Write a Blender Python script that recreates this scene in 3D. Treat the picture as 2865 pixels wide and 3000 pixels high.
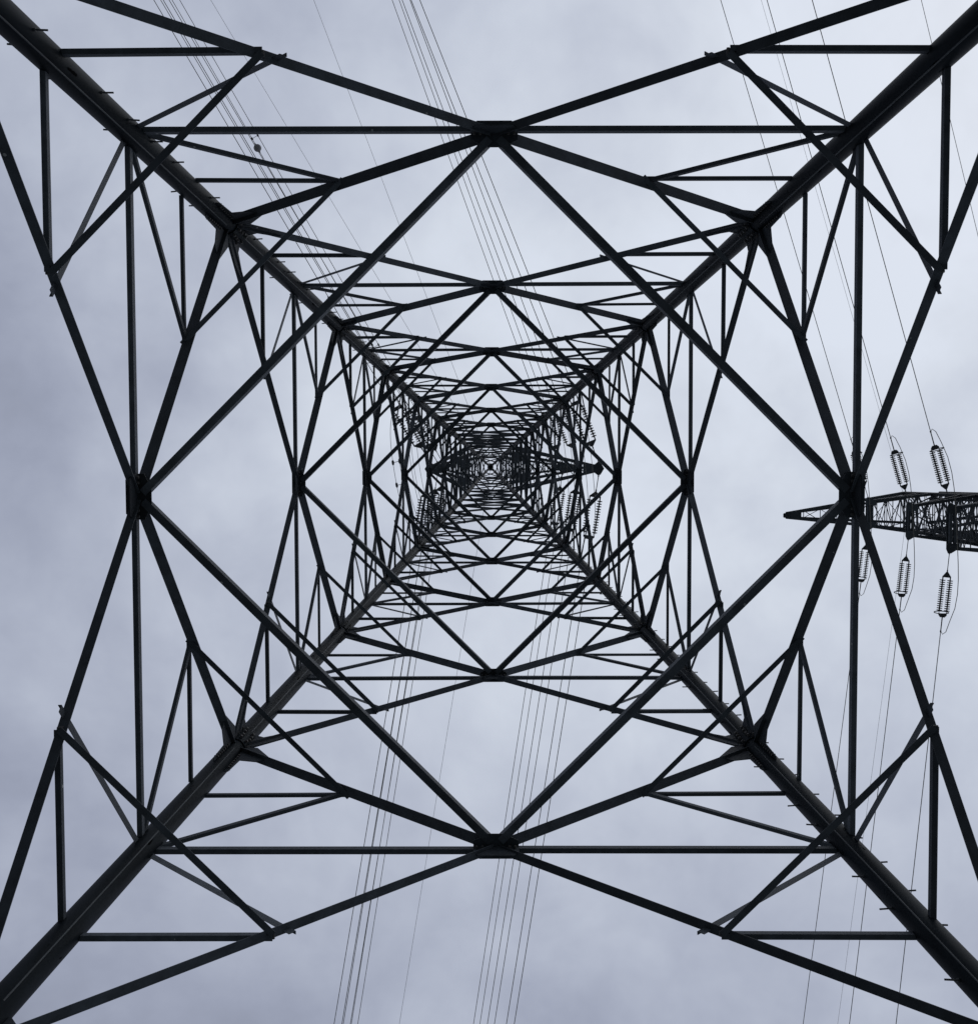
import bpy, math, random
from mathutils import Vector as V, Matrix
random.seed(7)
S = bpy.context.scene
COL = S.collection
for o in list(bpy.data.objects): bpy.data.objects.remove(o)

# ------------------------------------------------------------------ camera
# world axes: X = right in the picture, Y = down in the picture, Z = up into the sky
F = 3100.0 / 2865.0                       # focal length / image width
CAMX, CAMY = -0.077, -0.472
a, b, c = 0.0470, 0.0007, -0.0028
Rx = Matrix(((1,0,0),(0,math.cos(a),-math.sin(a)),(0,math.sin(a),math.cos(a))))
Ry = Matrix(((math.cos(b),0,math.sin(b)),(0,1,0),(-math.sin(b),0,math.cos(b))))
Rz = Matrix(((math.cos(c),-math.sin(c),0),(math.sin(c),math.cos(c),0),(0,0,1)))
R = Rz @ Rx @ Ry
cam = bpy.data.cameras.new('camera')
cam.sensor_fit = 'HORIZONTAL'; cam.sensor_width = 36.0; cam.lens = 36.0 * F
cam.clip_start = 0.05; cam.clip_end = 6000.0
co = bpy.data.objects.new('camera', cam); COL.objects.link(co)
W = Matrix((( R[0][0], -R[1][0], -R[2][0]), (R[0][1], -R[1][1], -R[2][1]), (R[0][2], -R[1][2], -R[2][2]))).to_4x4()
W.translation = (CAMX, CAMY, 0.0)
co.matrix_world = W
S.camera = co

# ------------------------------------------------------------------ sky, sun, exposure
SUN_EL, SUN_AZ = math.radians(52), math.radians(128)     # azimuth clockwise from +Y
sun_dir = V((math.sin(SUN_AZ)*math.cos(SUN_EL), math.cos(SUN_AZ)*math.cos(SUN_EL), math.sin(SUN_EL)))
wd = bpy.data.worlds.new('World'); S.world = wd; wd.use_nodes = True
nt = wd.node_tree; nt.nodes.clear()
def N(t, **k):
    n = nt.nodes.new(t)
    for q, v in k.items(): setattr(n, q, v)
    return n
def L(x, y): nt.links.new(x, y)
def mth(op, x, y=None, z=None):
    n = N('ShaderNodeMath', operation=op)
    for i, v in enumerate((x, y, z)):
        if v is None: continue
        if isinstance(v, (int, float)): n.inputs[i].default_value = v
        else: L(v, n.inputs[i])
    return n.outputs[0]
sky = N('ShaderNodeTexSky', sky_type='NISHITA', sun_disc=False, sun_elevation=SUN_EL, sun_rotation=SUN_AZ, dust_density=2.0)
bg_sky = N('ShaderNodeBackground'); bg_sky.inputs['Strength'].default_value = 0.09
L(sky.outputs[0], bg_sky.inputs['Color'])
tc = N('ShaderNodeTexCoord')
sep = N('ShaderNodeSeparateXYZ'); L(tc.outputs['Generated'], sep.inputs[0])
zz = mth('MAXIMUM', sep.outputs[2], 0.12)
px, py = mth('DIVIDE', sep.outputs[0], zz), mth('DIVIDE', sep.outputs[1], zz)
cmb = N('ShaderNodeCombineXYZ'); L(px, cmb.inputs[0]); L(py, cmb.inputs[1]); cmb.inputs[2].default_value = 3.7
def noise(scale, detail, rough, off):
    ad = N('ShaderNodeVectorMath', operation='ADD'); L(cmb.outputs[0], ad.inputs[0]); ad.inputs[1].default_value = off
    n = N('ShaderNodeTexNoise'); n.inputs['Scale'].default_value = scale; n.inputs['Detail'].default_value = detail
    n.inputs['Roughness'].default_value = rough; n.inputs['Distortion'].default_value = 0.25
    L(ad.outputs[0], n.inputs['Vector']); return n.outputs['Fac']
n1 = noise(3.4, 5.0, 0.52, (1.3, 4.1, 0.0))
n2 = noise(13.0, 5.0, 0.55, (7.7, 2.2, 1.0))
dt = N('ShaderNodeVectorMath', operation='DOT_PRODUCT'); L(tc.outputs['Generated'], dt.inputs[0]); dt.inputs[1].default_value = sun_dir
glow = mth('SUBTRACT', dt.outputs['Value'], math.sin(SUN_EL))          # 0 at the zenith, brighter towards the veiled sun
cl = mth('ADD', 1.04, mth('MULTIPLY', glow, 0.84))
cl = mth('ADD', cl, mth('MULTIPLY', mth('SUBTRACT', n1, 0.5), 0.86))
cl = mth('ADD', cl, mth('MULTIPLY', mth('SUBTRACT', n2, 0.5), 0.20))
cie = mth('DIVIDE', mth('ADD', mth('MULTIPLY', mth('MAXIMUM', sep.outputs[2], 0.0), 2.0), 1.0), 2.9)   # overcast sky: horizon a third of the zenith
cl = mth('MULTIPLY', cl, cie)
cl = mth('MINIMUM', mth('MAXIMUM', cl, 0.22), 1.25)
mixc = N('ShaderNodeMix', data_type='RGBA')                            # thick cloud is bluer, thin cloud whiter
mr = N('ShaderNodeMapRange'); L(cl, mr.inputs[0]); mr.inputs[1].default_value = 0.7; mr.inputs[2].default_value = 1.15
L(mr.outputs[0], mixc.inputs['Factor'])
mixc.inputs['A'].default_value = (0.484, 0.530, 0.676, 1); mixc.inputs['B'].default_value = (0.578, 0.622, 0.702, 1)
bg_cl = N('ShaderNodeBackground'); L(mixc.outputs['Result'], bg_cl.inputs['Color']); L(cl, bg_cl.inputs['Strength'])
mx = N('ShaderNodeMixShader'); mx.inputs[0].default_value = 0.95
L(bg_sky.outputs[0], mx.inputs[1]); L(bg_cl.outputs[0], mx.inputs[2])
L(mx.outputs[0], N('ShaderNodeOutputWorld').inputs['Surface'])

sl = bpy.data.lights.new('sun', 'SUN'); sl.energy = 0.5; sl.angle = math.radians(70); sl.color = (1.0, 0.98, 0.96)
so = bpy.data.objects.new('sun', sl); COL.objects.link(so)
so.rotation_euler = (-sun_dir).to_track_quat('-Z', 'Y').to_euler(); so.location = sun_dir * 200
S.view_settings.view_transform = 'Standard'; S.view_settings.look = 'None'
S.view_settings.gamma = 1.0; S.view_settings.exposure = 0.0; S.view_settings.use_curve_mapping = False

# ------------------------------------------------------------------ materials
def mat(name, col, rough=0.5, var=0.25, scale=3.0, stretch=None, spots=0.0, metal=0.0, spec=0.5, bump=0.0, trans=0.0, spot_scale=5.0, speck=0.0):
    m = bpy.data.materials.new(name); m.use_nodes = True
    t = m.node_tree; bs = t.nodes['Principled BSDF']
    bs.inputs['Roughness'].default_value = rough; bs.inputs['Metallic'].default_value = metal
    bs.inputs['Specular IOR Level'].default_value = spec
    bs.inputs['Transmission Weight'].default_value = trans
    tcn = t.nodes.new('ShaderNodeTexCoord'); mp = t.nodes.new('ShaderNodeMapping')
    t.links.new(tcn.outputs['Object'], mp.inputs[0])
    if stretch: mp.inputs['Scale'].default_value = stretch
    nz = t.nodes.new('ShaderNodeTexNoise'); nz.inputs['Scale'].default_value = scale; nz.inputs['Detail'].default_value = 6; nz.inputs['Roughness'].default_value = 0.65
    t.links.new(mp.outputs[0], nz.inputs['Vector'])
    cr = t.nodes.new('ShaderNodeValToRGB')
    cr.color_ramp.elements[0].position = 0.32; cr.color_ramp.elements[1].position = 0.68
    cr.color_ramp.elements[0].color = [x*(1-var) for x in col] + [1]
    cr.color_ramp.elements[1].color = [min(1, x*(1+var)) for x in col] + [1]
    t.links.new(nz.outputs['Fac'], cr.inputs[0]); out = cr.outputs[0]
    if spots:
        vo = t.nodes.new('ShaderNodeTexVoronoi'); vo.inputs['Scale'].default_value = spot_scale
        vo.inputs['Randomness'].default_value = 1.0
        n3 = t.nodes.new('ShaderNodeTexNoise'); n3.inputs['Scale'].default_value = 14; n3.inputs['Detail'].default_value = 3
        mp2 = t.nodes.new('ShaderNodeMapping'); mp2.inputs['Scale'].default_value = (1, 1, 0.16)
        t.links.new(tcn.outputs['Object'], mp2.inputs[0])
        va = t.nodes.new('ShaderNodeVectorMath'); va.operation = 'MULTIPLY_ADD'
        t.links.new(tcn.outputs['Object'], n3.inputs['Vector'])
        t.links.new(n3.outputs['Color'], va.inputs[0]); va.inputs[1].default_value = (0.035, 0.035, 0.035)
        t.links.new(mp2.outputs[0], va.inputs[2]); t.links.new(va.outputs[0], vo.inputs['Vector'])
        # only some of the cells carry a spot, each of its own size
        sc = t.nodes.new('ShaderNodeSeparateColor'); t.links.new(vo.outputs['Color'], sc.inputs[0])
        sz = t.nodes.new('ShaderNodeMapRange'); t.links.new(sc.outputs[0], sz.inputs[0])
        sz.inputs[1].default_value = 0.5; sz.inputs[2].default_value = 1.0; sz.inputs[3].default_value = 0.0; sz.inputs[4].default_value = 0.24
        lt = t.nodes.new('ShaderNodeMath'); lt.operation = 'SUBTRACT'; t.links.new(sz.outputs[0], lt.inputs[0]); t.links.new(vo.outputs['Distance'], lt.inputs[1])
        sm = t.nodes.new('ShaderNodeMapRange'); t.links.new(lt.outputs[0], sm.inputs[0]); sm.inputs[1].default_value = 0.0; sm.inputs[2].default_value = 0.05
        sm.inputs[3].default_value = 0.0; sm.inputs[4].default_value = spots
        mm = t.nodes.new('ShaderNodeMix'); mm.data_type = 'RGBA'
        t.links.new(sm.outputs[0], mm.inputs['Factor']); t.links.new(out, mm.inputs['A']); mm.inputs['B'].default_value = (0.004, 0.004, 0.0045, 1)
        out = mm.outputs['Result']
        r2 = t.nodes.new('ShaderNodeMapRange'); t.links.new(sm.outputs[0], r2.inputs[0]); r2.inputs[3].default_value = rough; r2.inputs[4].default_value = 0.95
        t.links.new(r2.outputs[0], bs.inputs['Roughness'])
        r3 = t.nodes.new('ShaderNodeMapRange'); t.links.new(sm.outputs[0], r3.inputs[0]); r3.inputs[3].default_value = spec; r3.inputs[4].default_value = 0.05
        t.links.new(r3.outputs[0], bs.inputs['Specular IOR Level'])
    else:
        r2 = t.nodes.new('ShaderNodeMapRange'); t.links.new(nz.outputs['Fac'], r2.inputs[0]); r2.inputs[3].default_value = rough-0.12; r2.inputs[4].default_value = min(1, rough+0.15)
        t.links.new(r2.outputs[0], bs.inputs['Roughness'])
    if speck:                                                      # pale lime specks and droppings, few and small; bars differ in tone
        v2 = t.nodes.new('ShaderNodeTexVoronoi'); v2.inputs['Scale'].default_value = 3.2; t.links.new(tcn.outputs['Object'], v2.inputs['Vector'])
        sc2 = t.nodes.new('ShaderNodeSeparateColor'); t.links.new(v2.outputs['Color'], sc2.inputs[0])
        q1 = t.nodes.new('ShaderNodeMapRange'); t.links.new(sc2.outputs[1], q1.inputs[0]); q1.inputs[1].default_value = 0.35; q1.inputs[3].default_value = 0.0; q1.inputs[4].default_value = 0.085
        q2 = t.nodes.new('ShaderNodeMath'); q2.operation = 'LESS_THAN'; t.links.new(v2.outputs['Distance'], q2.inputs[0]); t.links.new(q1.outputs[0], q2.inputs[1])
        q3 = t.nodes.new('ShaderNodeMath'); q3.operation = 'MULTIPLY'; t.links.new(q2.outputs[0], q3.inputs[0]); q3.inputs[1].default_value = speck
        oi = t.nodes.new('ShaderNodeObjectInfo'); q4 = t.nodes.new('ShaderNodeMapRange'); t.links.new(oi.outputs['Random'], q4.inputs[0]); q4.inputs[3].default_value = 0.62; q4.inputs[4].default_value = 1.35
        hv = t.nodes.new('ShaderNodeHueSaturation'); t.links.new(out, hv.inputs['Color']); t.links.new(q4.outputs[0], hv.inputs['Value'])
        m3 = t.nodes.new('ShaderNodeMix'); m3.data_type = 'RGBA'; t.links.new(q3.outputs[0], m3.inputs['Factor']); t.links.new(hv.outputs[0], m3.inputs['A']); m3.inputs['B'].default_value = (0.45, 0.46, 0.44, 1)
        out = m3.outputs['Result']
    t.links.new(out, bs.inputs['Base Color'])
    if bump:
        bp = t.nodes.new('ShaderNodeBump'); bp.inputs['Strength'].default_value = bump; bp.inputs['Distance'].default_value = 0.01
        t.links.new(nz.outputs['Fac'], bp.inputs['Height']); t.links.new(bp.outputs[0], bs.inputs['Normal'])
    return m
STEEL = mat('weathered_galvanised_steel', (0.082, 0.094, 0.106), 0.66, 0.30, 4.0, spec=0.22, bump=0.15, speck=0.8)
PLATE = mat('dark_gusset_steel', (0.040, 0.047, 0.054), 0.7, 0.30, 5.0, spec=0.2, bump=0.15, speck=0.7)
STEEL2 = mat('dull_galvanised_steel', (0.078, 0.088, 0.100), 0.66, 0.25, 6.0, spec=0.35)
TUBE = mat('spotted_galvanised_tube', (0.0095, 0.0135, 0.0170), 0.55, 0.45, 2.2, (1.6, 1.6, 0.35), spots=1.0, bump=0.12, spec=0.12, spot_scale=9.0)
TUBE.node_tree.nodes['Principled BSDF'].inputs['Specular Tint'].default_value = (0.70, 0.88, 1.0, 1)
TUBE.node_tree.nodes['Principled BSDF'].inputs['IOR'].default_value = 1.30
SEAM = mat('weld_bead', (0.060, 0.070, 0.075), 0.65, 0.3, 12.0)
RUST = mat('bolt_steel', (0.10, 0.095, 0.09), 0.7, 0.3, 20.0)
WIRE = mat('aluminium_conductor', (0.26, 0.245, 0.21), 0.7, 0.2, 2.0)
DISC = mat('toughened_glass_disc', (0.045, 0.052, 0.058), 0.35, 0.15, 6.0)
FIT = mat('line_fitting_steel', (0.06, 0.063, 0.068), 0.6, 0.25, 9.0)
BALL = mat('faded_marker_paint', (0.36, 0.35, 0.36), 0.7, 0.15, 3.0)
CONC = mat('footing_concrete', (0.32, 0.31, 0.29), 0.9, 0.2, 2.0)
SOIL = mat('rough_grass', (0.125, 0.138, 0.140), 0.95, 0.45, 0.35)

# ------------------------------------------------------------------ mesh helpers
class MB:
    def __init__(s): s.v, s.f, s.sm = [], [], []
    def add(s, vs, fs, smooth=False):
        o = len(s.v); s.v += [tuple(x) for x in vs]; s.f += [tuple(o+i for i in q) for q in fs]; s.sm += [smooth]*len(fs)
    def prism(s, poly0, poly1, smooth=False, caps=True):
        n = len(poly0); fs = [(i, (i+1) % n, n+(i+1) % n, n+i) for i in range(n)]
        s.add(list(poly0)+list(poly1), fs, smooth)
        if caps: s.add(list(poly0), [tuple(range(n))[::-1]]); s.add(list(poly1), [tuple(range(n))])
    def angle(s, p0, p1, A, wa, B, wb, t=0.010, centre=True, e0=0.0, e1=0.0):
        """rolled L section from p0 to p1, flanges along A (width wa) and B (width wb)"""
        p0, p1 = V(p0), V(p1); ax = (p1-p0).normalized(); p0 = p0-ax*e0; p1 = p1+ax*e1
        A = V(A); A = (A-ax*A.dot(ax)).normalized(); B = V(B); B = B-ax*B.dot(ax); B = (B-A*B.dot(A)).normalized()
        off = -A*wa/2 if centre else V((0, 0, 0))
        sec = [(0, 0), (wa, 0), (wa, t), (t, t), (t, wb), (0, wb)]
        q0 = [p0+off+A*x+B*y for x, y in sec]; q1 = [p1+off+A*x+B*y for x, y in sec]
        if (A.cross(B)).dot(ax) < 0: q0.reverse(); q1.reverse()
        s.prism(q0, q1)
    def plate(s, pts, nrm, t):
        n = V(nrm).normalized()*t/2
        q0 = [V(p)-n for p in pts]; q1 = [V(p)+n for p in pts]
        s.prism(q0, q1)
    def tube(s, pts, rad, seg=8, caps=True):
        pts = [V(p) for p in pts]; rs = rad if isinstance(rad, (list, tuple)) else [rad]*len(pts)
        rings = []; u = None
        for i, p in enumerate(pts):
            d = (pts[min(i+1, len(pts)-1)]-pts[max(i-1, 0)]).normalized()
            if u is None: u = d.orthogonal().normalized()
            u = (u-d*u.dot(d)).normalized(); w = d.cross(u)
            rings.append([p+(u*math.cos(2*math.pi*k/seg)+w*math.sin(2*math.pi*k/seg))*rs[i] for k in range(seg)])
        vs = [q for r in rings for q in r]; fs = []
        for i in range(len(pts)-1):
            for k in range(seg):
                k2 = (k+1) % seg; fs.append((i*seg+k, i*seg+k2, (i+1)*seg+k2, (i+1)*seg+k))
        s.add(vs, fs, True)
        if caps: s.add(rings[0], [tuple(range(seg))[::-1]]); s.add(rings[-1], [tuple(range(seg))])
    def bolt(s, p, n, r=0.022, h=0.035):
        p = V(p); n = V(n).normalized(); s.tube([p-n*0.002, p+n*h], r, 6)
    def mesh(s, name, m):
        me = bpy.data.meshes.new(name); me.from_pydata(s.v, [], s.f); me.materials.append(m)
        me.polygons.foreach_set('use_smooth', s.sm); me.update(); return me
    def build(s, name, m, parent=None, **kw):
        o = bpy.data.objects.new(name, s.mesh(name, m)); COL.objects.link(o)
        if parent is not None:
            o.parent = parent; o.matrix_parent_inverse = parent.matrix_basis.inverted() if parent.type == 'EMPTY' else Matrix()
            if parent.parent: o.matrix_parent_inverse = Matrix()
        for k, v in kw.items(): o[k] = v
        return o
def thing(name, label, cat, loc=(0, 0, 0), group=None):
    o = bpy.data.objects.new(name, None); COL.objects.link(o); o.location = loc; o.empty_display_size = 0.2
    o.matrix_basis = Matrix.Translation(loc); o['label'] = label; o['category'] = cat
    if group: o['group'] = group
    return o
UP = V((0, 0, 1))
def lerp(p, q, t): return V(p)+(V(q)-V(p))*t

# ------------------------------------------------------------------ ground
g = MB(); n = 24; ext = 2500.0
gv = []; random.seed(3)
for i in range(n+1):
    for j in range(n+1):
        x = (i/n-0.5)*2; y = (j/n-0.5)*2
        x = math.copysign(abs(x)**2.2, x)*ext; y = math.copysign(abs(y)**2.2, y)*ext
        r = math.hypot(x, y)
        gv.append((x, y, -1.6 + (0 if r < 30 else random.uniform(-0.02, 0.03)*min(r, 300)**0.8)))
g.add(gv, [(i*(n+1)+j, (i+1)*(n+1)+j, (i+1)*(n+1)+j+1, i*(n+1)+j+1) for i in range(n) for j in range(n)], True)
g.build('ground', SOIL, kind='structure')

# ------------------------------------------------------------------ the tower overhead
W0, TAPER, ZW, WW = 6.0, 200.0/3100.0, 58.1, 6.0-200.0/3100.0*58.1
ZTOP, WTOP, ZPEAK = 96.1, 0.868, 104.5
def wid(z):
    if z <= ZW: return W0-TAPER*z
    if z <= ZTOP: return WW+(WTOP-WW)*(z-ZW)/(ZTOP-ZW)
    return WTOP+(0.10-WTOP)*(z-ZTOP)/(ZPEAK-ZTOP)
FACES = [(V((0, -1, 0)), V((1, 0, 0))), (V((1, 0, 0)), V((0, 1, 0))), (V((0, 1, 0)), V((-1, 0, 0))), (V((-1, 0, 0)), V((0, -1, 0)))]
CORN = [(-1, -1), (1, -1), (1, 1), (-1, 1)]
def corner(k, z): w = wid(z); return V((CORN[k][0]*w, CORN[k][1]*w, z))
def fp(k, u, z): n, t = FACES[k]; w = wid(z); q = n*w+t*(u*w); return V((q.x, q.y, z))

T1 = thing('transmission_tower', 'tall lattice pylon with four round legs, seen from underneath', 'pylon', (0, 0, -1.6))
def part(mb, name, m=None, **k): return mb.build(name, m or STEEL, T1, **k)

NODES = [10.22, 19.14, 28.57, 36.57, 44.62, 52.13, 58.1]
XL = []
for z0, z1 in zip(NODES[:-1], NODES[1:]):
    w0, w1 = wid(z0), wid(z1); XL.append(z0+(z1-z0)*w0/(w0+w1))
def legr(z): return 0.178 if z < 28.6 else 0.172 if z < 44.6 else 0.165 if z < 58.1 else 0.165 if z < 76 else 0.15 if z < ZTOP else 0.14

# legs, with their welds, splice collars, bolts, step bolts
legs = []
for k in range(4):
    zs = [-1.75]+[NODES[0]]+NODES[1:]+[66.0, 76.0, 84.5, ZTOP, ZPEAK]
    m = MB()
    for z0, z1 in zip(zs[:-1], zs[1:]):
        r = legr((z0+z1)/2)
        r2 = r if z1 < ZPEAK else 0.10
        m.tube([corner(k, z0), corner(k, z1)], [r, r2], 22, caps=True)
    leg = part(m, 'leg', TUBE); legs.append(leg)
    inn = V((-CORN[k][0], -CORN[k][1], 0)).normalized()
    # weld seam on the side facing the tower axis
    for z0, z1 in zip([0.5]+NODES[:-1], NODES):
        sm = MB(); r = legr((z0+z1)/2); p0, p1 = corner(k, z0+0.45), corner(k, z1-0.35)
        ang = (0.25, -0.12, 0.1, -0.2, 0.15, 0.0, 0.1)[NODES.index(z1)]*(1 if k % 2 else -1)
        d = Matrix.Rotation(ang, 3, 'Z') @ inn
        sm.tube([p0+d*(r-0.002), p1+d*(r-0.002)], 0.011, 6); sm.build('weld_seam', SEAM, leg)
    bm = MB()
    for zi, z in enumerate(NODES):
        r = legr(z-0.3); ax = (corner(k, z+1)-corner(k, z)).normalized(); pc = corner(k, z)
        # sleeve above the node, ring flange under it
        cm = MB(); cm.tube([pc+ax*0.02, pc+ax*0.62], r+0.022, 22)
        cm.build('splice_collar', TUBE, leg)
        for row in range(4):
            if z == NODES[0]: continue
            for q in (-3.2, -2.2, -0.9, 0.9, 2.2, 3.2):
                d = Matrix.Rotation(q*0.36+random.uniform(-.06, .06), 3, 'Z') @ inn
                bm.bolt(pc+ax*(0.10+0.14*row+random.uniform(-.02, .02))+d*(r+0.02), d, 0.027, 0.05)
    bm.build('bolts', RUST, leg, kind='stuff')

# members of the lower body
def brace(name, p0, p1, A, wa, B, wb, t=0.010, e0=0.0, e1=0.0):
    j = lambda: V((random.uniform(-1, 1), random.uniform(-1, 1), random.uniform(-1, 1)))*0.009
    mb = MB(); mb.angle(V(p0)+j(), V(p1)+j(), V(A)+j()*3, wa*random.uniform(0.97, 1.03), B, wb, t, True, e0+random.uniform(-.01, .02), e1); return part(mb, name)
mids = {}
for pi in range(6):
    z0, zx, z1 = NODES[pi], XL[pi], NODES[pi+1]
    sc = (1.0, 1.0, 1.0, 1.0, 0.98, 0.92)[pi]
    for k in range(4):
        n, t = FACES[k]; inw = -n
        X = fp(k, 0, zx)
        for s in (-1, 1):
            A0, B0, LX = fp(k, s, z0), fp(k, s, z1), fp(k, s, zx)
            M1, M2 = lerp(A0, X, 0.485), lerp(B0, X, 0.485)
            d1, d2 = (X-A0).normalized(), (B0-X).normalized()
            # main diagonals: one flange inwards (seen from below), one rising behind it
            brace('diagonal_brace', A0+d1*0.18+n*0.02, X-d1*0.06+n*0.02, inw, 0.125*sc, UP, 0.11*sc, 0.012)
            brace('diagonal_brace', X+d2*0.06+n*0.016, B0-d2*0.16+n*0.016, inw, 0.170*sc, UP, 0.12*sc, 0.012)
            # horizontal at the crossing level: lower flange outwards, upright flange on the inside
            brace('horizontal_brace', X+t*s*0.10+n*0.06-UP*0.04, LX-t*s*legr(zx)*0.8+n*0.06-UP*0.04, n, 0.075*sc, UP, 0.115*sc, 0.009)
            ex = legr(zx)*0.8
            # secondary members
            P1, P2 = fp(k, s, M1.z), fp(k, s, M2.z)
            brace('secondary_brace', M1+n*0.055-UP*0.03, P1-t*s*ex+n*0.055-UP*0.03, n, 0.070*sc, UP, 0.085*sc, 0.008, e0=0.04)
            brace('secondary_brace', M2+n*0.09, P2-t*s*ex+n*0.09, n, 0.055*sc, UP, 0.08*sc, 0.008, e0=0.10)
            MG = lerp(A0, X, 0.525); dm = (LX-MG).normalized()
            brace('secondary_brace', MG+n*0.06, LX-dm*ex+n*0.06+V((0, 0, 0.02)), n, 0.045*sc, -UP, 0.105*sc, 0.008, e0=0.13)
            dm = (LX-M2).normalized()
            brace('secondary_brace', M2+n*0.07, LX-dm*ex+n*0.07-V((0, 0, 0.03)), n, 0.060*sc, UP, 0.085*sc, 0.008, e0=0.10)
            mids[(pi, k, s)] = (M1, M2)
            # bolts poking out where the secondary members meet the diagonal
            bb = MB()
            for q in range(3): bb.bolt(M1+n*0.0+t*(0.05*q-0.05)+UP*(0.02*q), n, 0.02, 0.075)
            for q in range(2): bb.bolt(M2+t*(0.05*q-0.02), n, 0.018, 0.075)
            bb.build('bolts', RUST, T1, kind='stuff')
            # gusset plates on the leg, for the diagonal below and the one above the node
            if True:
                ll = (fp(k, s, z1+1)-fp(k, s, z1)).normalized()
                nf = ll.cross(t).normalized(); u = -t*s
                r = legr(z1-0.3)
                dl = -d2; pl = (nf.cross(dl)).normalized()
                if pl.dot(u) < 0: pl = -pl
                O = B0
                gp = MB()
                gp.plate([O-ll*1.15, O-ll*1.15+u*(r+0.065), O-ll*0.60+u*(r+0.10), O+dl*0.86-pl*0.15, O+dl*0.92+pl*0.12, O+ll*0.05+u*(r+0.24), O+ll*0.10], nf, 0.014)
                part(gp, 'gusset_plate', PLATE)
                bb = MB()
                for q in range(7):
                    for sd in (-1, 1): bb.bolt(O-ll*(1.0-0.10*q)+u*(r+0.035)+nf*0.007*sd, nf*sd, 0.02, 0.03)
                bb.build('bolts', RUST, T1, kind='stuff')
                if pi < 5:
                    zn = XL[pi+1]; du = (fp(k, 0, zn)-B0).normalized(); pu = nf.cross(du).normalized()
                    if pu.dot(u) < 0: pu = -pu
                    gp = MB()
                    gp.plate([O+ll*0.08, O+ll*0.12+u*(r+0.12), O+du*0.80+pu*0.16, O+du*1.15+pu*0.06, O+du*1.15-pu*0.07, O+du*0.75-pu*0.16, O+ll*0.70+u*(r+0.12), O+ll*0.85], nf, 0.014)
                    part(gp, 'gusset_plate', PLATE)
        # plate where the two diagonals cross
        zc = 0.42; wx = (0.325, 0.30, 0.28, 0.28, 0.27, 0.26)[pi]; gy = (1, 0.85, 0.8, 0.75, 0.7, 0.7)[pi]
        ll = (fp(k, 0, zx+1)-X).normalized(); nf = ll.cross(t).normalized()
        gp = MB(); h = wx*0.98
        gp.plate([X+t*wx*x+ll*h*y for x, y in ((-1, -0.62), (-0.80, -1), (0.80, -1), (1, -0.62), (1, 0.72), (0.86, 1), (-0.86, 1), (-1, 0.72))], nf, 0.016)
        part(gp, 'gusset_plate', PLATE)
        gp = MB(); q = X-V((0, 0, 0.012))
        gp.plate([q+t*wx*x-n*y*gy for x, y in ((-0.74, -0.175), (0.74, -0.175), (1.0, -0.09), (1.0, 0.09), (0.36, 0.19), (-0.36, 0.19), (-1.0, 0.09), (-1.0, -0.09))], UP, 0.012)
        part(gp, 'gusset_plate', PLATE)
        bb = MB()
        for x in (-0.85, -0.6, 0.6, 0.85):
            for y in (-0.3, 0.3): bb.bolt(X+t*wx*x+ll*h*y*0.9-nf*0.0, -n, 0.02, 0.045)
        bb.build('bolts', RUST, T1, kind='stuff')
        # plan brace to the next face (the square seen in the middle)
        k2 = (k+1) % 4; X2 = fp(k2, 0, zx); dd = (X2-X).normalized(); outd = (n+FACES[k2][0]).normalized()
        brace('plan_brace', X+dd*0.10-V((0, 0, 0.03)), X2-dd*0.10-V((0, 0, 0.03)), outd, 0.112*sc, UP, 0.16*sc, 0.010)
    for k in range(4):
        k2 = (k+1) % 4; outd = (FACES[k][0]+FACES[k2][0]).normalized()
        for j, wv in ((0, 0.088), (1, 0.082)):
            P, Q = mids[(pi, k, 1)][j], mids[(pi, k2, -1)][j]
            off = V((0, 0, -0.05)) if j == 0 else V((0, 0, -0.03))
            io = -0.05 if j == 0 else 0.04
            brace('hip_brace', P+off+FACES[k][0]*io, Q+off+FACES[k2][0]*io, -outd, wv*sc, UP, 0.07*sc, 0.008, e0=0.08, e1=0.08)
# panel below the first node, down to the footings
for k in range(4):
    for s in (-1, 1):
        brace('diagonal_brace', fp(k, s, -1.3), fp(k, -s, NODES[0]), -FACES[k][0], 0.16, UP, 0.14, 0.012)
        gp = MB(); O = fp(k, s, NODES[0]); t = FACES[k][1]; ll = (fp(k, s, 11)-fp(k, s, 10)).normalized(); nf = ll.cross(t).normalized()
        gp.plate([O-ll*0.9, O-ll*0.9-t*s*0.3, O-t*s*0.5-ll*0.5, O-t*s*0.5+ll*0.25, O-t*s*0.23+ll*0.55, O+ll*0.55], nf, 0.014); part(gp, 'gusset_plate', PLATE)
    fm = MB(); q = corner(k, -1.7); fm.plate([q+V((x, y, 0.1)) for x, y in ((-.6, -.6), (.6, -.6), (.6, .6), (-.6, .6))], UP, 0.7); part(fm, 'footing', CONC)

# upper body (cage) with X bracing
CG = [58.1, 62.8, 67.4, 71.8, 76.0, 78.9, 84.5, 87.4, 93.0, 96.1]
for z0, z1 in zip(CG[:-1], CG[1:]):
    for k in range(4):
        n, t = FACES[k]
        a_ = 0.115 if z0 < 76 else 0.085
        brace('diagonal_brace', fp(k, -1, z0), fp(k, 1, z1), -n, a_, UP, a_, 0.008)
        brace('diagonal_brace', fp(k, 1, z0)+n*0.03, fp(k, -1, z1)+n*0.03, -n, a_, UP, a_, 0.008)
        if z1 not in (78.9, 87.4): brace('horizontal_brace', fp(k, -1, z1), fp(k, 1, z1), n, a_*0.9, UP, a_, 0.008)
    if z1 in (67.4, 76.0, 84.5):
        for k in range(4):
            brace('plan_brace', fp(k, 0, z1), fp((k+1) % 4, 0, z1), FACES[k][0]+FACES[(k+1) % 4][0], 0.08, UP, 0.08, 0.008)
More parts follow.
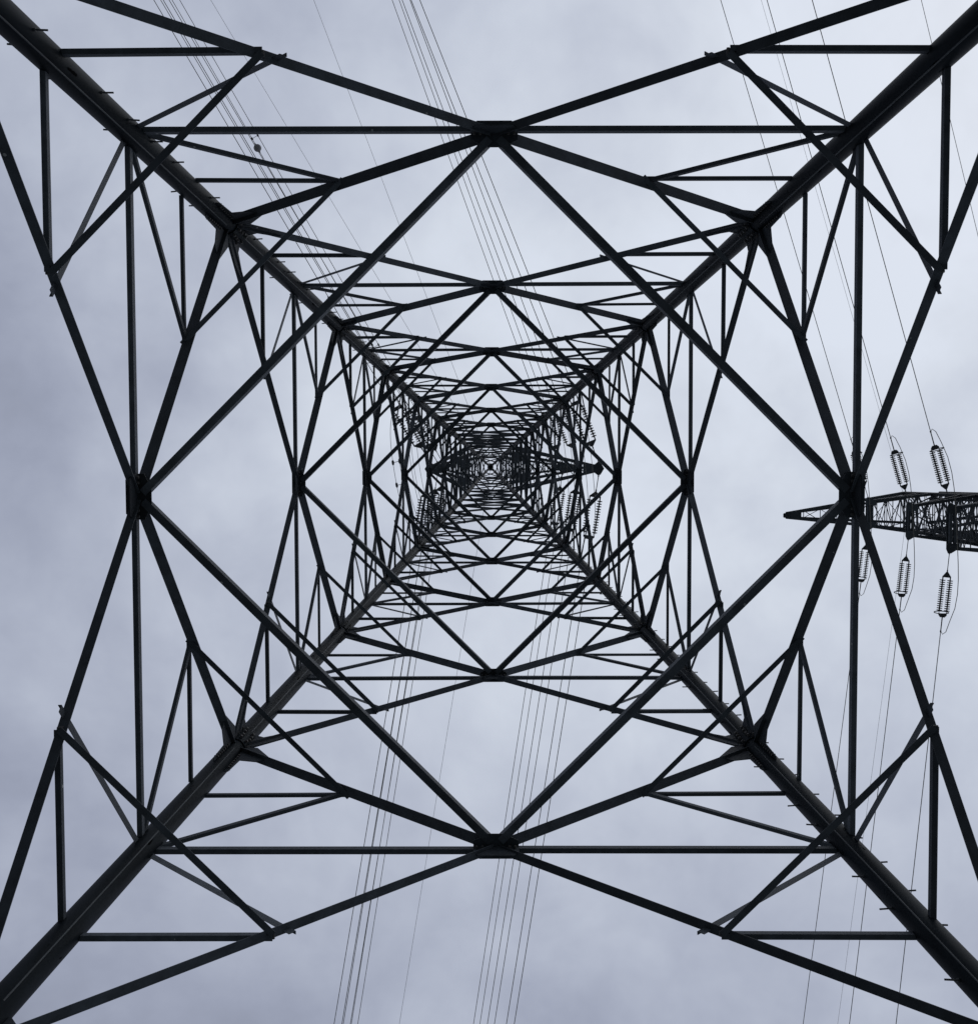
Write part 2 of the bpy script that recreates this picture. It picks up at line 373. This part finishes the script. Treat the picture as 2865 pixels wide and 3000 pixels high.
for z0, z1 in ((96.1, 100.2),):
    for k in range(4):
        brace('diagonal_brace', fp(k, -1, z0), fp(k, 1, z1), -FACES[k][0], 0.10, UP, 0.10, 0.007)
        brace('diagonal_brace', fp(k, 1, z0), fp(k, -1, z1), -FACES[k][0], 0.10, UP, 0.10, 0.007)
pk = MB(); pk.plate([V((x, y, ZPEAK)) for x, y in ((-.24, -.36), (.24, -.36), (.3, 0), (.24, .36), (-.24, .36), (-.3, 0))], UP, 0.12); part(pk, 'peak_cap')

# step bolts on two legs
def steps(k, zs, sx):
    for z in zs:
        p = corner(k, z); r = legr(z); mb = MB()
        d = V((sx, random.uniform(-0.08, 0.08), random.uniform(-0.06, 0.10))).normalized()
        p = p+V((0, 0, 0)); mb.tube([p+d*(r*0.9), p+d*(r+0.155)], 0.0120, 8)
        mb.tube([p+d*(r-0.002), p+d*(r+0.020)], 0.020, 6)
        mb.build('step_bolt', FIT, legs[k])
zz_ = [11.0+0.42*i for i in range(110)]
steps(0, [z for i, z in enumerate(zz_) if i % 2 == 0 and i % 10 != 4], 1); steps(0, [z for i, z in enumerate(zz_) if i % 2 and i % 6 != 1], -1)
steps(2, [z for i, z in enumerate(zz_) if i % 2 == 0], 1); steps(2, [z for i, z in enumerate(zz_) if i % 2 and i % 6 != 3], -1)

# ------------------------------------------------------------------ crossarms
def crossarm(parent, body, zb, h, tip, tw, size, nlace, cx=0.0, cy=0.0, blunt=False):
    """body(z) -> half width; tip = V(x, y, z) of the arm end, tw = half width of the end"""
    sx = 1 if tip.x > cx else -1
    root = []
    for sy in (-1, 1):
        root.append((V((cx+sx*body(zb), cy+sy*body(zb), zb)), V((cx+sx*body(zb+h), cy+sy*body(zb+h), zb+h))))
    ends = [V((tip.x, tip.y-tw, tip.z)), V((tip.x, tip.y+tw, tip.z))]
    ch = MB()
    for i, sy in enumerate((-1, 1)):
        ch.angle(root[i][0], ends[i], (0, -sy, 0), size, UP, size, 0.014, True, 0, 0.12)
        ch.angle(root[i][1], ends[i]+UP*0.30, (0, -sy, 0), size*0.8, -UP, size*0.8, 0.012, True, 0, 0.1)
    arm = ch.build('crossarm', STEEL, parent)
    def lace(p, q, A, w=0.06):
        mb = MB(); mb.angle(p, q, A, w, UP if abs((q-p).normalized().z) < 0.9 else V((0, 1, 0)), w, 0.007); mb.build('lacing_bar', STEEL2, arm)
    for j in range(nlace):
        t0, t1 = j/nlace*0.86, (j+1)/nlace*0.86
        bl = [[lerp(root[i][0], ends[i], tt) for tt in (t0, t1)] for i in (0, 1)]
        tl = [[lerp(root[i][1], ends[i]+UP*0.30, tt) for tt in (t0, t1)] for i in (0, 1)]
        s = j % 2
        lace(bl[s][0], bl[1-s][1], (1, 0, 0.01)); lace(bl[0][1], bl[1][1], (1, 0, 0))
        lace(tl[1-s][0], tl[s][1], (1, 0, 0.01), 0.05)
        for i, sy in enumerate((-1, 1)):
            if j % 2: lace(bl[i][0], tl[i][1], (0, sy, 0))
            else: lace(tl[i][0], bl[i][1], (0, sy, 0))
            lace(bl[i][1], tl[i][1], (0, sy, 0), 0.05)
    tp = MB(); e = 0.30
    if tw > 0.5:
        for q in (-1, 1):
            tp.plate([V((tip.x+sx*x, tip.y+q*(tw+y), tip.z-0.03)) for x, y in ((-0.75, -0.35), (0.22, -0.35), (0.22, 0.12), (0.10, 0.40), (-0.12, 0.40), (-0.55, 0.14), (-0.75, 0.14))][::q], UP, 0.05)
    elif blunt:
        tp.plate([V((tip.x+sx*x, tip.y+y, tip.z-0.02)) for x, y in ((-e, -tw-0.10), (0.35, -tw-0.02), (0.42, -tw+0.05), (0.42, tw-0.05), (0.35, tw+0.02), (-e, tw+0.10))], UP, 0.05)
    else:
        tp.plate([V((tip.x+sx*x, tip.y+y, tip.z-0.02)) for x, y in ((-e, -tw-0.14), (-0.02, -tw-0.36), (0.16, -tw-0.30), (e+0.12, 0), (0.16, tw+0.30), (-0.02, tw+0.36), (-e, tw+0.14))], UP, 0.05)
    tp.plate([V((tip.x+sx*x, tip.y+y, tip.z+0.30)) for x, y in ((-e, -tw-0.1), (0.1, -tw-0.1), (0.1, tw+0.1), (-e, tw+0.1))], UP, 0.03)
    tp.build('tip_plate', STEEL, arm)
    if tw > 0.5:                                                   # wide end: a cross beam instead of a web plate
        eb = MB()
        for tt in (0.93, 0.985): eb.angle(lerp(root[0][0], ends[0], tt)-UP*0.02, lerp(root[1][0], ends[1], tt)-UP*0.02, (1, 0, 0), 0.2, UP, 0.2, 0.012)
        eb.build('end_beam', STEEL, arm); return arm
    wp = MB(); q0, q1 = lerp(root[0][0], ends[0], 0.88 if blunt else 0.82), lerp(root[1][0], ends[1], 0.88 if blunt else 0.82)
    wp.plate([q0-UP*0.01, ends[0]-UP*0.01, ends[1]-UP*0.01, q1-UP*0.01], UP, 0.012); wp.build('web_plate', STEEL, arm)
    return arm

# ------------------------------------------------------------------ insulator strings and wires
def disc_mesh(name, R_, pitch):
    prof = [(0.0, 0.030), (0.0, 0.052), (0.30, 0.048), (0.30, R_*0.50), (0.40, R_*0.92), (0.46, R_), (0.74, R_), (0.78, R_*0.94), (0.68, R_*0.72), (0.80, R_*0.5), (0.70, R_*0.3), (1.0, 0.018)]
    seg = 14; m = MB(); vs, fs = [], []
    for h, r in prof:
        for q in range(seg):
            an = 2*math.pi*q/seg; vs.append((r*math.cos(an), r*math.sin(an), h*pitch))
    for i in range(len(prof)-1):
        for q in range(seg): fs.append((i*seg+q, i*seg+(q+1) % seg, (i+1)*seg+(q+1) % seg, (i+1)*seg+q))
    m.add(vs, fs, True); return m.mesh(name, DISC)
DM = {}
def string(start, d, label, group, nd, pitch, R_, rod, half, ring, flip=False):
    """double tension string from the arm tip along unit vector d; returns the two wire ends"""
    d = d.normalized(); side = d.cross(UP).normalized(); upv = side.cross(d).normalized()
    root = thing('insulator_string', label, 'insulator string', start, group)
    key = (pitch, R_)
    if key not in DM: DM[key] = disc_mesh('disc', R_, pitch)
    m = MB(); m.tube([start, start+d*rod], 0.030, 8); m.tube([start-d*0.05, start+d*0.14], 0.05, 8); m.tube([start+d*(rod-0.16), start+d*(rod+0.05)], 0.05, 8)
    m.build('link_rod', FIT, root)
    y0 = start+d*rod; yh = 0.32
    m = MB(); m.plate([y0-side*0.07, y0+side*0.07, y0+d*yh+side*half, y0+d*(yh+0.09)+side*half*0.92, y0+d*(yh+0.09)-side*half*0.92, y0+d*yh-side*half], upv, 0.035)
    m.build('yoke_plate', FIT, root)
    s0 = rod+yh+0.24; Ls = nd*pitch
    base = Matrix((side, upv, d)).transposed()
    if flip: base = base @ Matrix(((1, 0, 0), (0, -1, 0), (0, 0, -1)))
    for sg in (-1, 1):
        c0 = start+d*(rod+yh)+side*sg*half*0.93
        m = MB(); m.tube([c0-d*0.03, c0+d*(0.26)], 0.026, 8); e0 = c0+d*(0.24+Ls); m.tube([e0-d*0.03, e0+d*0.22], 0.026, 8)
        m.tube([c0, e0], 0.048, 8); m.build('string_core', FIT, root)
        for q in range(nd):
            o = bpy.data.objects.new('disc', DM[key]); COL.objects.link(o); o.parent = root
            p = c0+d*(0.24+q*pitch+(pitch if flip else 0))-start
            o.matrix_basis = Matrix.Translation(p) @ base.to_4x4()
    y1 = start+d*(s0+Ls+0.16)
    m = MB(); m.plate([y1+side*half*1.02-d*0.02, y1+side*half*1.02+d*0.10, y1+d*0.26+side*half*0.55, y1+d*0.26-side*half*0.55, y1-side*half*1.02+d*0.10, y1-side*half*1.02-d*0.02], upv, 0.04)
    m.build('yoke_plate', FIT, root)
    if ring:
        m = MB(); cc = y1-d*0.10-side*half*0.35; pts = []
        for q in range(25):
            an = 2*math.pi*q/24; pts.append(cc+side*math.cos(an)*half*1.75+(upv*0.9+d*(0.38 if d.y > 0 else 0.06))*math.sin(an)*half*1.05)
        m.tube(pts, 0.035, 8, caps=False); m.build('grading_ring', FIT, root)
    return root, y1+d*0.24, side, upv
def span(p, h, slope, Lg=300.0, nseg=40):
    """points of a sagging wire from p along the horizontal unit direction h"""
    pts = []
    for i in range(nseg+1):
        s = Lg*(i/nseg)**1.6; pts.append(p+h*s+UP*(-slope*s+slope/Lg*s*s))
    return pts
def bundle(end, side, d, slope, sep, r, label, group, jl, spacers=(), clamp=0.9):
    h = V((d.x, d.y, 0)).normalized(); root = thing('conductor_bundle', label, 'power line', end, group); ends = []
    pair = []
    for sg in (-1, 1):
        e = end+side*sg*sep/2; ends.append(e); pts = span(e, h, slope); pair.append(pts)
        m = MB(); m.tube(pts, r, 6); m.build('conductor', WIRE, root)
        m = MB(); dv = (pts[3]-pts[0]).normalized(); m.tube([e-dv*0.15, e+dv*clamp, e+dv*(clamp+0.12)], [0.042, 0.036, r], 8); m.build('dead_end_clamp', FIT, root)
    for s in spacers:
        q = [e+h*s+UP*(-slope*s+slope/300.0*s*s) for e in ends]; m = MB(); m.tube(q, 0.020, 6)
        for i in (0, 1): m.tube([q[i]-h*0.16, q[i]-h*0.08, q[i]+h*0.08, q[i]+h*0.16], [0.02, 0.07, 0.07, 0.02], 8)
        m.build('spacer', FIT, root)
    return root, ends
def jumper(e0, e1, side0, side1, sep, sag, r, label, group, out=V((0, 0, 0)), twin=True, weights=()):
    root = thing('jumper_loop', label, 'jumper wire', lerp(e0, e1, 0.5)-UP*sag, group)
    rows = []
    for sg in ((-1, 1) if twin else (0,)):
        p, q = e0+side0*sg*sep/2, e1+side1*sg*sep/2; pts = []
        for i in range(25):
            t = i/24; k = 1-(2*t-1)**4*0.55-(2*t-1)**2*0.45
            pts.append(lerp(p, q, t)-UP*sag*k+out*k)
        m = MB(); m.tube(pts, r, 6); m.build('conductor', WIRE, root); rows.append(pts)
    if twin:
        for t in weights:
            a0, a1 = rows[0][t], rows[1][t]; m = MB(); m.tube([a0, a1], 0.02, 6); dd = (rows[0][t+1]-rows[0][t-1]).normalized()
            for x in (a0, a1): m.tube([x-dd*0.2, x-dd*0.1, x+dd*0.1, x+dd*0.2], [0.02, 0.085, 0.085, 0.02], 8)
            m.build('spacer', FIT, root)
    return root

ARMS = [(76.0, 7.72, 'lowest'), (84.5, 6.98, 'middle'), (93.0, 6.30, 'highest')]
LEFT = [(76.0, 4.32), (84.5, 4.20), (93.0, 4.16)]
DIR = {('r', -1): (-0.401, -0.376, -0.363), ('r', 1): (-0.1615, -0.160, -0.157), ('l', -1): (-0.579, -0.582, -0.570), ('l', 1): (-0.172, -0.169, -0.164)}
DESC = {('r', -1): 'pulling upward from the long right-hand', ('r', 1): 'pulling downward from the long right-hand',
        ('l', -1): 'pulling up-left from the short left-hand', ('l', 1): 'pulling downward from the short left-hand'}
for i in range(3):
    zb = ARMS[i][0]
    for sd, xt in (('r', ARMS[i][1]), ('l', -LEFT[i][1])):
        tip = V((xt, 0.0, zb))
        crossarm(T1, wid, zb, 2.9, tip, 0.14, (0.19, 0.16, 0.14)[i], 6 if sd == 'r' else 4)
        got = {}
        for sy in (-1, 1):
            hd = V((DIR[(sd, sy)][i], sy, 0)).normalized(); d = (hd-UP*0.03).normalized()
            st = V((xt+(0.02 if sd == 'r' else -0.02), sy*0.46, zb-0.05))
            lab = 'twin string of disc insulators %s %s crossarm overhead' % (DESC[(sd, sy)], ARMS[i][2])
            root, e, side, upv = string(st, d, lab, 'tension insulator strings on the pylon overhead', 13, 0.19, 0.185, 1.22, 0.40, False, flip=True)
            lab = 'pair of thin conductors %s %s crossarm overhead' % (DESC[(sd, sy)], ARMS[i][2])
            sp = {('l', -1, 2): (27.5, 7.0), ('l', -1, 1): (6.0,), ('l', -1, 0): (9.0,)}.get((sd, sy, i), ())
            br, ends = bundle(e, side, d, 0.03, 0.56, 0.027, lab, 'conductor bundles of the pylon overhead', None, sp)
            got[sy] = (e, side)
        out = V((0.35 if sd == 'r' else -0.55, 0, 0))
        jumper(got[-1][0]-UP*0.05, got[1][0]-UP*0.05, got[-1][1], -got[1][1], 0.5, 2.1, 0.018,
               'slack pair of jumper wires passing under the %s %s crossarm overhead' % ('right-hand' if sd == 'r' else 'short left-hand', ARMS[i][2]),
               'jumper loops of the pylon overhead', out, True, (10, 14) if sd == 'l' and i == 0 else ())
# earth wires from the peak
def single(name, label, cat, p, hd, slope, r, group=None):
    h = hd.normalized(); m = MB(); m.tube(span(p, h, slope), r, 6); o = m.build(name, WIRE); o['label'] = label; o['category'] = cat
    if group: o['group'] = group
    return o
GP = 'earth wires at the pylon peak'
single('earth_wire', 'hair-thin wire running steeply to the top left of centre from the peak overhead', 'earth wire', V((0, -0.25, ZPEAK-0.1)), V((-0.377, -1, 0)), 0.03, 0.016, GP)
single('earth_wire', 'hair-thin wire slanting furthest to the upper left from the peak overhead', 'earth wire', V((-0.05, -0.25, ZPEAK-0.15)), V((-0.597, -1, 0)), 0.03, 0.016, GP)
single('earth_wire', 'hair-thin single wire running to the bottom between the two conductor groups', 'earth wire', V((0, 0.25, ZPEAK-0.1)), V((-0.167, 1, 0)), 0.03, 0.016, GP)

# ------------------------------------------------------------------ second tower, to the right
X2, Y2 = 42.0, 4.4
ZP2 = 106.7
def w2(z):
    if z <= 60: return 6.6-0.070*z
    if z <= 103: return 2.4+(1.75-2.4)*(z-60)/43
    return 1.75+(0.15-1.75)*(z-103)/(ZP2-103)
T2 = thing('transmission_tower', 'neighbouring lattice pylon at the right edge, its arms pointing left', 'pylon', (X2, Y2, -1.6))
def c2(k, z): return V((X2+CORN[k][0]*w2(z), Y2+CORN[k][1]*w2(z), z))
zs2 = [-1.75, 14, 27, 38, 47, 54, 60, 64.5, 69, 73.5, 78, 81.2, 84, 87, 90.2, 93, 96, 99.5, 103]
for k in range(4):
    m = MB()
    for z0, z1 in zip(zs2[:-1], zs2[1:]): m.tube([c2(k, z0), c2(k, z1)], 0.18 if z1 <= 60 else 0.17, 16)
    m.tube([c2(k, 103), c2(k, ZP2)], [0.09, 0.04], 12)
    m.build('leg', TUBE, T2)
    fm = MB(); q = c2(k, -1.7); fm.plate([q+V((x, y, 0.1)) for x, y in ((-.6, -.6), (.6, -.6), (.6, .6), (-.6, .6))], UP, 0.7); fm.build('footing', CONC, T2)
def f2(k, s, z): n, t = FACES[k]; w = w2(z); q = n*w+t*(s*w); return V((X2+q.x, Y2+q.y, z))
for z0, z1 in zip(zs2[:-1], zs2[1:]):
    for k in range(4):
        n, t = FACES[k]; aa = 0.14 if z1 < 60 else 0.12
        for s in (-1, 1):
            mb = MB(); mb.angle(f2(k, s, z0)+n*0.01*s, f2(k, -s, z1)+n*0.01*s, -n, aa, UP, aa, 0.009); mb.build('diagonal_brace', STEEL, T2)
            if z0 >= 60:
                O = f2(k, s, z0); gp = MB(); gp.plate([O-t*s*0.05-UP*0.35, O-t*s*0.34-UP*0.25, O-t*s*0.40+UP*0.3, O-t*s*0.05+UP*0.45], n, 0.012); gp.build('gusset_plate', PLATE, T2)
        mb = MB(); mb.angle(f2(k, -1, z1), f2(k, 1, z1), n, aa*0.9, UP, aa, 0.009); mb.build('horizontal_brace', STEEL, T2)
        if z0 >= 60:   # secondary verticals of each panel
            zm = (z0+z1)/2
            mb = MB(); mb.angle(f2(k, 0, z0), f2(k, 0, zm), t, 0.06, n, 0.06, 0.007); mb.build('secondary_brace', STEEL2, T2)
            for s in (-1, 1):
                mb = MB(); mb.angle(f2(k, s*0.5, z0+(z1-z0)*0.25), f2(k, s, zm), n, 0.055, UP, 0.055, 0.007); mb.build('secondary_brace', STEEL2, T2)
    if z1 in (78, 87, 96, 103):
        for (i, j) in ((0, 2), (1, 3)):
            mb = MB(); mb.angle(c2(i, z1), c2(j, z1), (CORN[j][1], -CORN[j][0], 0), 0.09, UP, 0.09, 0.008); mb.build('plan_brace', STEEL, T2)
for k in range(4):
    mb = MB(); mb.angle(f2(k, -1, 103), f2(k, 1, 105), -FACES[k][0], 0.07, UP, 0.07, 0.007); mb.build('diagonal_brace', STEEL, T2)
ARM2 = [(78.0, 33.87, 1.46, 'lowest'), (87.0, 34.38, 1.16, 'second'), (96.0, 34.25, 1.10, 'third')]
D2 = {-1: (-0.303, -0.308, -0.319), 1: (-0.1075, -0.116, -0.126)}
for i, (zb, xt, tw, nm) in enumerate(ARM2):
    tip = V((xt, Y2+(0.1, 0.05, -0.1)[i], zb))
    crossarm(T2, w2, zb, 3.2, tip, tw, 0.25, 7, X2, Y2)
    tr = V((2*X2-xt, Y2, zb)); crossarm(T2, w2, zb, 3.2, tr, tw, 0.25, 7, X2, Y2)
    got = {}
    for sy in (-1, 1):
        d = (V((D2[sy][i], sy, 0)).normalized()-UP*0.03).normalized()
        st = V((xt, tip.y+sy*(tw+0.33), zb-0.05))
        way = 'upward' if sy < 0 else 'downward'
        root, e, side, upv = string(st, d, 'twin insulator string pulling %s from the %s arm of the right-edge pylon' % (way, nm),
                     'tension insulator strings on the neighbouring pylon', 15, 0.160, 0.20, (1.15, 1.45)[sy > 0], 0.30, True, flip=True)
        h = V((d.x, d.y, 0)).normalized(); m = MB(); pts = span(e, h, 0.03)
        cb = thing('conductor', 'single conductor leaving %s in the picture from the %s arm of the right-hand pylon' % (way, nm), 'power line', e, 'conductors of the neighbouring pylon')
        m.tube(pts, 0.029, 6); m.build('conductor_wire', WIRE, cb)
        m = MB(); dv = (pts[3]-pts[0]).normalized(); m.tube([e-dv*0.1, e+dv*1.05, e+dv*1.2], [0.045, 0.04, 0.022], 8); m.tube([e+dv*1.0, e+dv*1.12], 0.06, 8); m.build('dead_end_clamp', FIT, cb)
        got[sy] = (e+dv*1.05, side, e, dv)
    # jumper: leaves the clamps, loops back past the strings and under the arm end
    root = thing('jumper_loop', 'jumper wire looping under the %s arm of the right-hand pylon' % nm, 'jumper wire', tip-UP*2.2, 'jumper loops of the neighbouring pylon')
    p0, q0 = got[-1][0], got[1][0]; pts = []
    for sgn, (pp, dv) in ((-1, (p0, got[-1][3])),):
        pts += [pp, pp+dv*0.22+V((0.14, 0, -0.05)), pp+dv*0.02+V((0.30, 0, -0.2))]
    a0, a1 = p0-got[-1][3]*0.8+V((0.36, 0, -0.5)), q0-got[1][3]*0.8+V((0.36, 0, -0.5))
    for t in range(13):
        u = t/12; kk = 1-(2*u-1)**4; pts.append(lerp(a0, a1, u)-UP*1.9*kk)
    pts += [q0+got[1][3]*0.02+V((0.30, 0, -0.2)), q0+got[1][3]*0.22+V((0.14, 0, -0.05)), q0]
    m = MB(); m.tube(pts, 0.027, 6); m.build('conductor_wire', WIRE, root)
crossarm(T2, w2, 103.0, 1.3, V((29.1, Y2+0.42, 103.6)), 0.20, 0.30, 6, X2, Y2, True)
crossarm(T2, w2, 103.0, 1.3, V((2*X2-29.1, Y2-0.42, 103.6)), 0.20, 0.30, 6, X2, Y2, True)
GP = 'earth wires of the neighbouring pylon'
single('earth_wire', 'faint thin wire rising to the top edge beside the second conductor of the right-hand pylon', 'earth wire', V((X2, Y2-0.2, ZP2-0.1)), V((-0.3125, -1, 0)), 0.03, 0.013, GP)
single('earth_wire', 'faint thin wire dropping to the bottom edge beside the second conductor of the right-hand pylon', 'earth wire', V((X2, Y2+0.2, ZP2-0.1)), V((-0.1294, 1, 0)), 0.03, 0.013, GP)
single('conductor', 'conductor cutting across the upper right corner behind the thick leg', 'power line', V((2*X2-34.1, Y2-1.5, 96)), V((-0.274, -1, 0)), 0.03, 0.024)

# ------------------------------------------------------------------ aircraft marker ball on the upper left conductors
hb = V((DIR[('l', -1)][2], -1, 0)).normalized()
s_ball = 26.6
p = V((-LEFT[2][1]-0.02, -0.46, 92.95))+(hb-UP*0.03).normalized()*4.65+hb*s_ball-UP*(0.03*s_ball-0.0001*s_ball**2)+hb.cross(UP).normalized()*0.28
ball = thing('marker_ball', 'round grey warning ball threaded on the upper left conductors', 'marker ball', p)
m = MB(); seg, rg, rr = 24, 14, 0.33; vs, fs = [], []
for i in range(rg+1):
    th = math.pi*i/rg
    for q in range(seg): vs.append((p.x+rr*math.sin(th)*math.cos(2*math.pi*q/seg), p.y+rr*math.sin(th)*math.sin(2*math.pi*q/seg), p.z+rr*math.cos(th)))
for i in range(rg):
    for q in range(seg): fs.append((i*seg+q, i*seg+(q+1) % seg, (i+1)*seg+(q+1) % seg, (i+1)*seg+q))
m.add(vs, fs, True); m.build('shell', BALL, ball)
for sg in (-1, 1):
    m = MB(); m.tube([p+hb*sg*0.31, p+hb*sg*0.45], [0.07, 0.045], 8); m.build('clamp', FIT, ball)
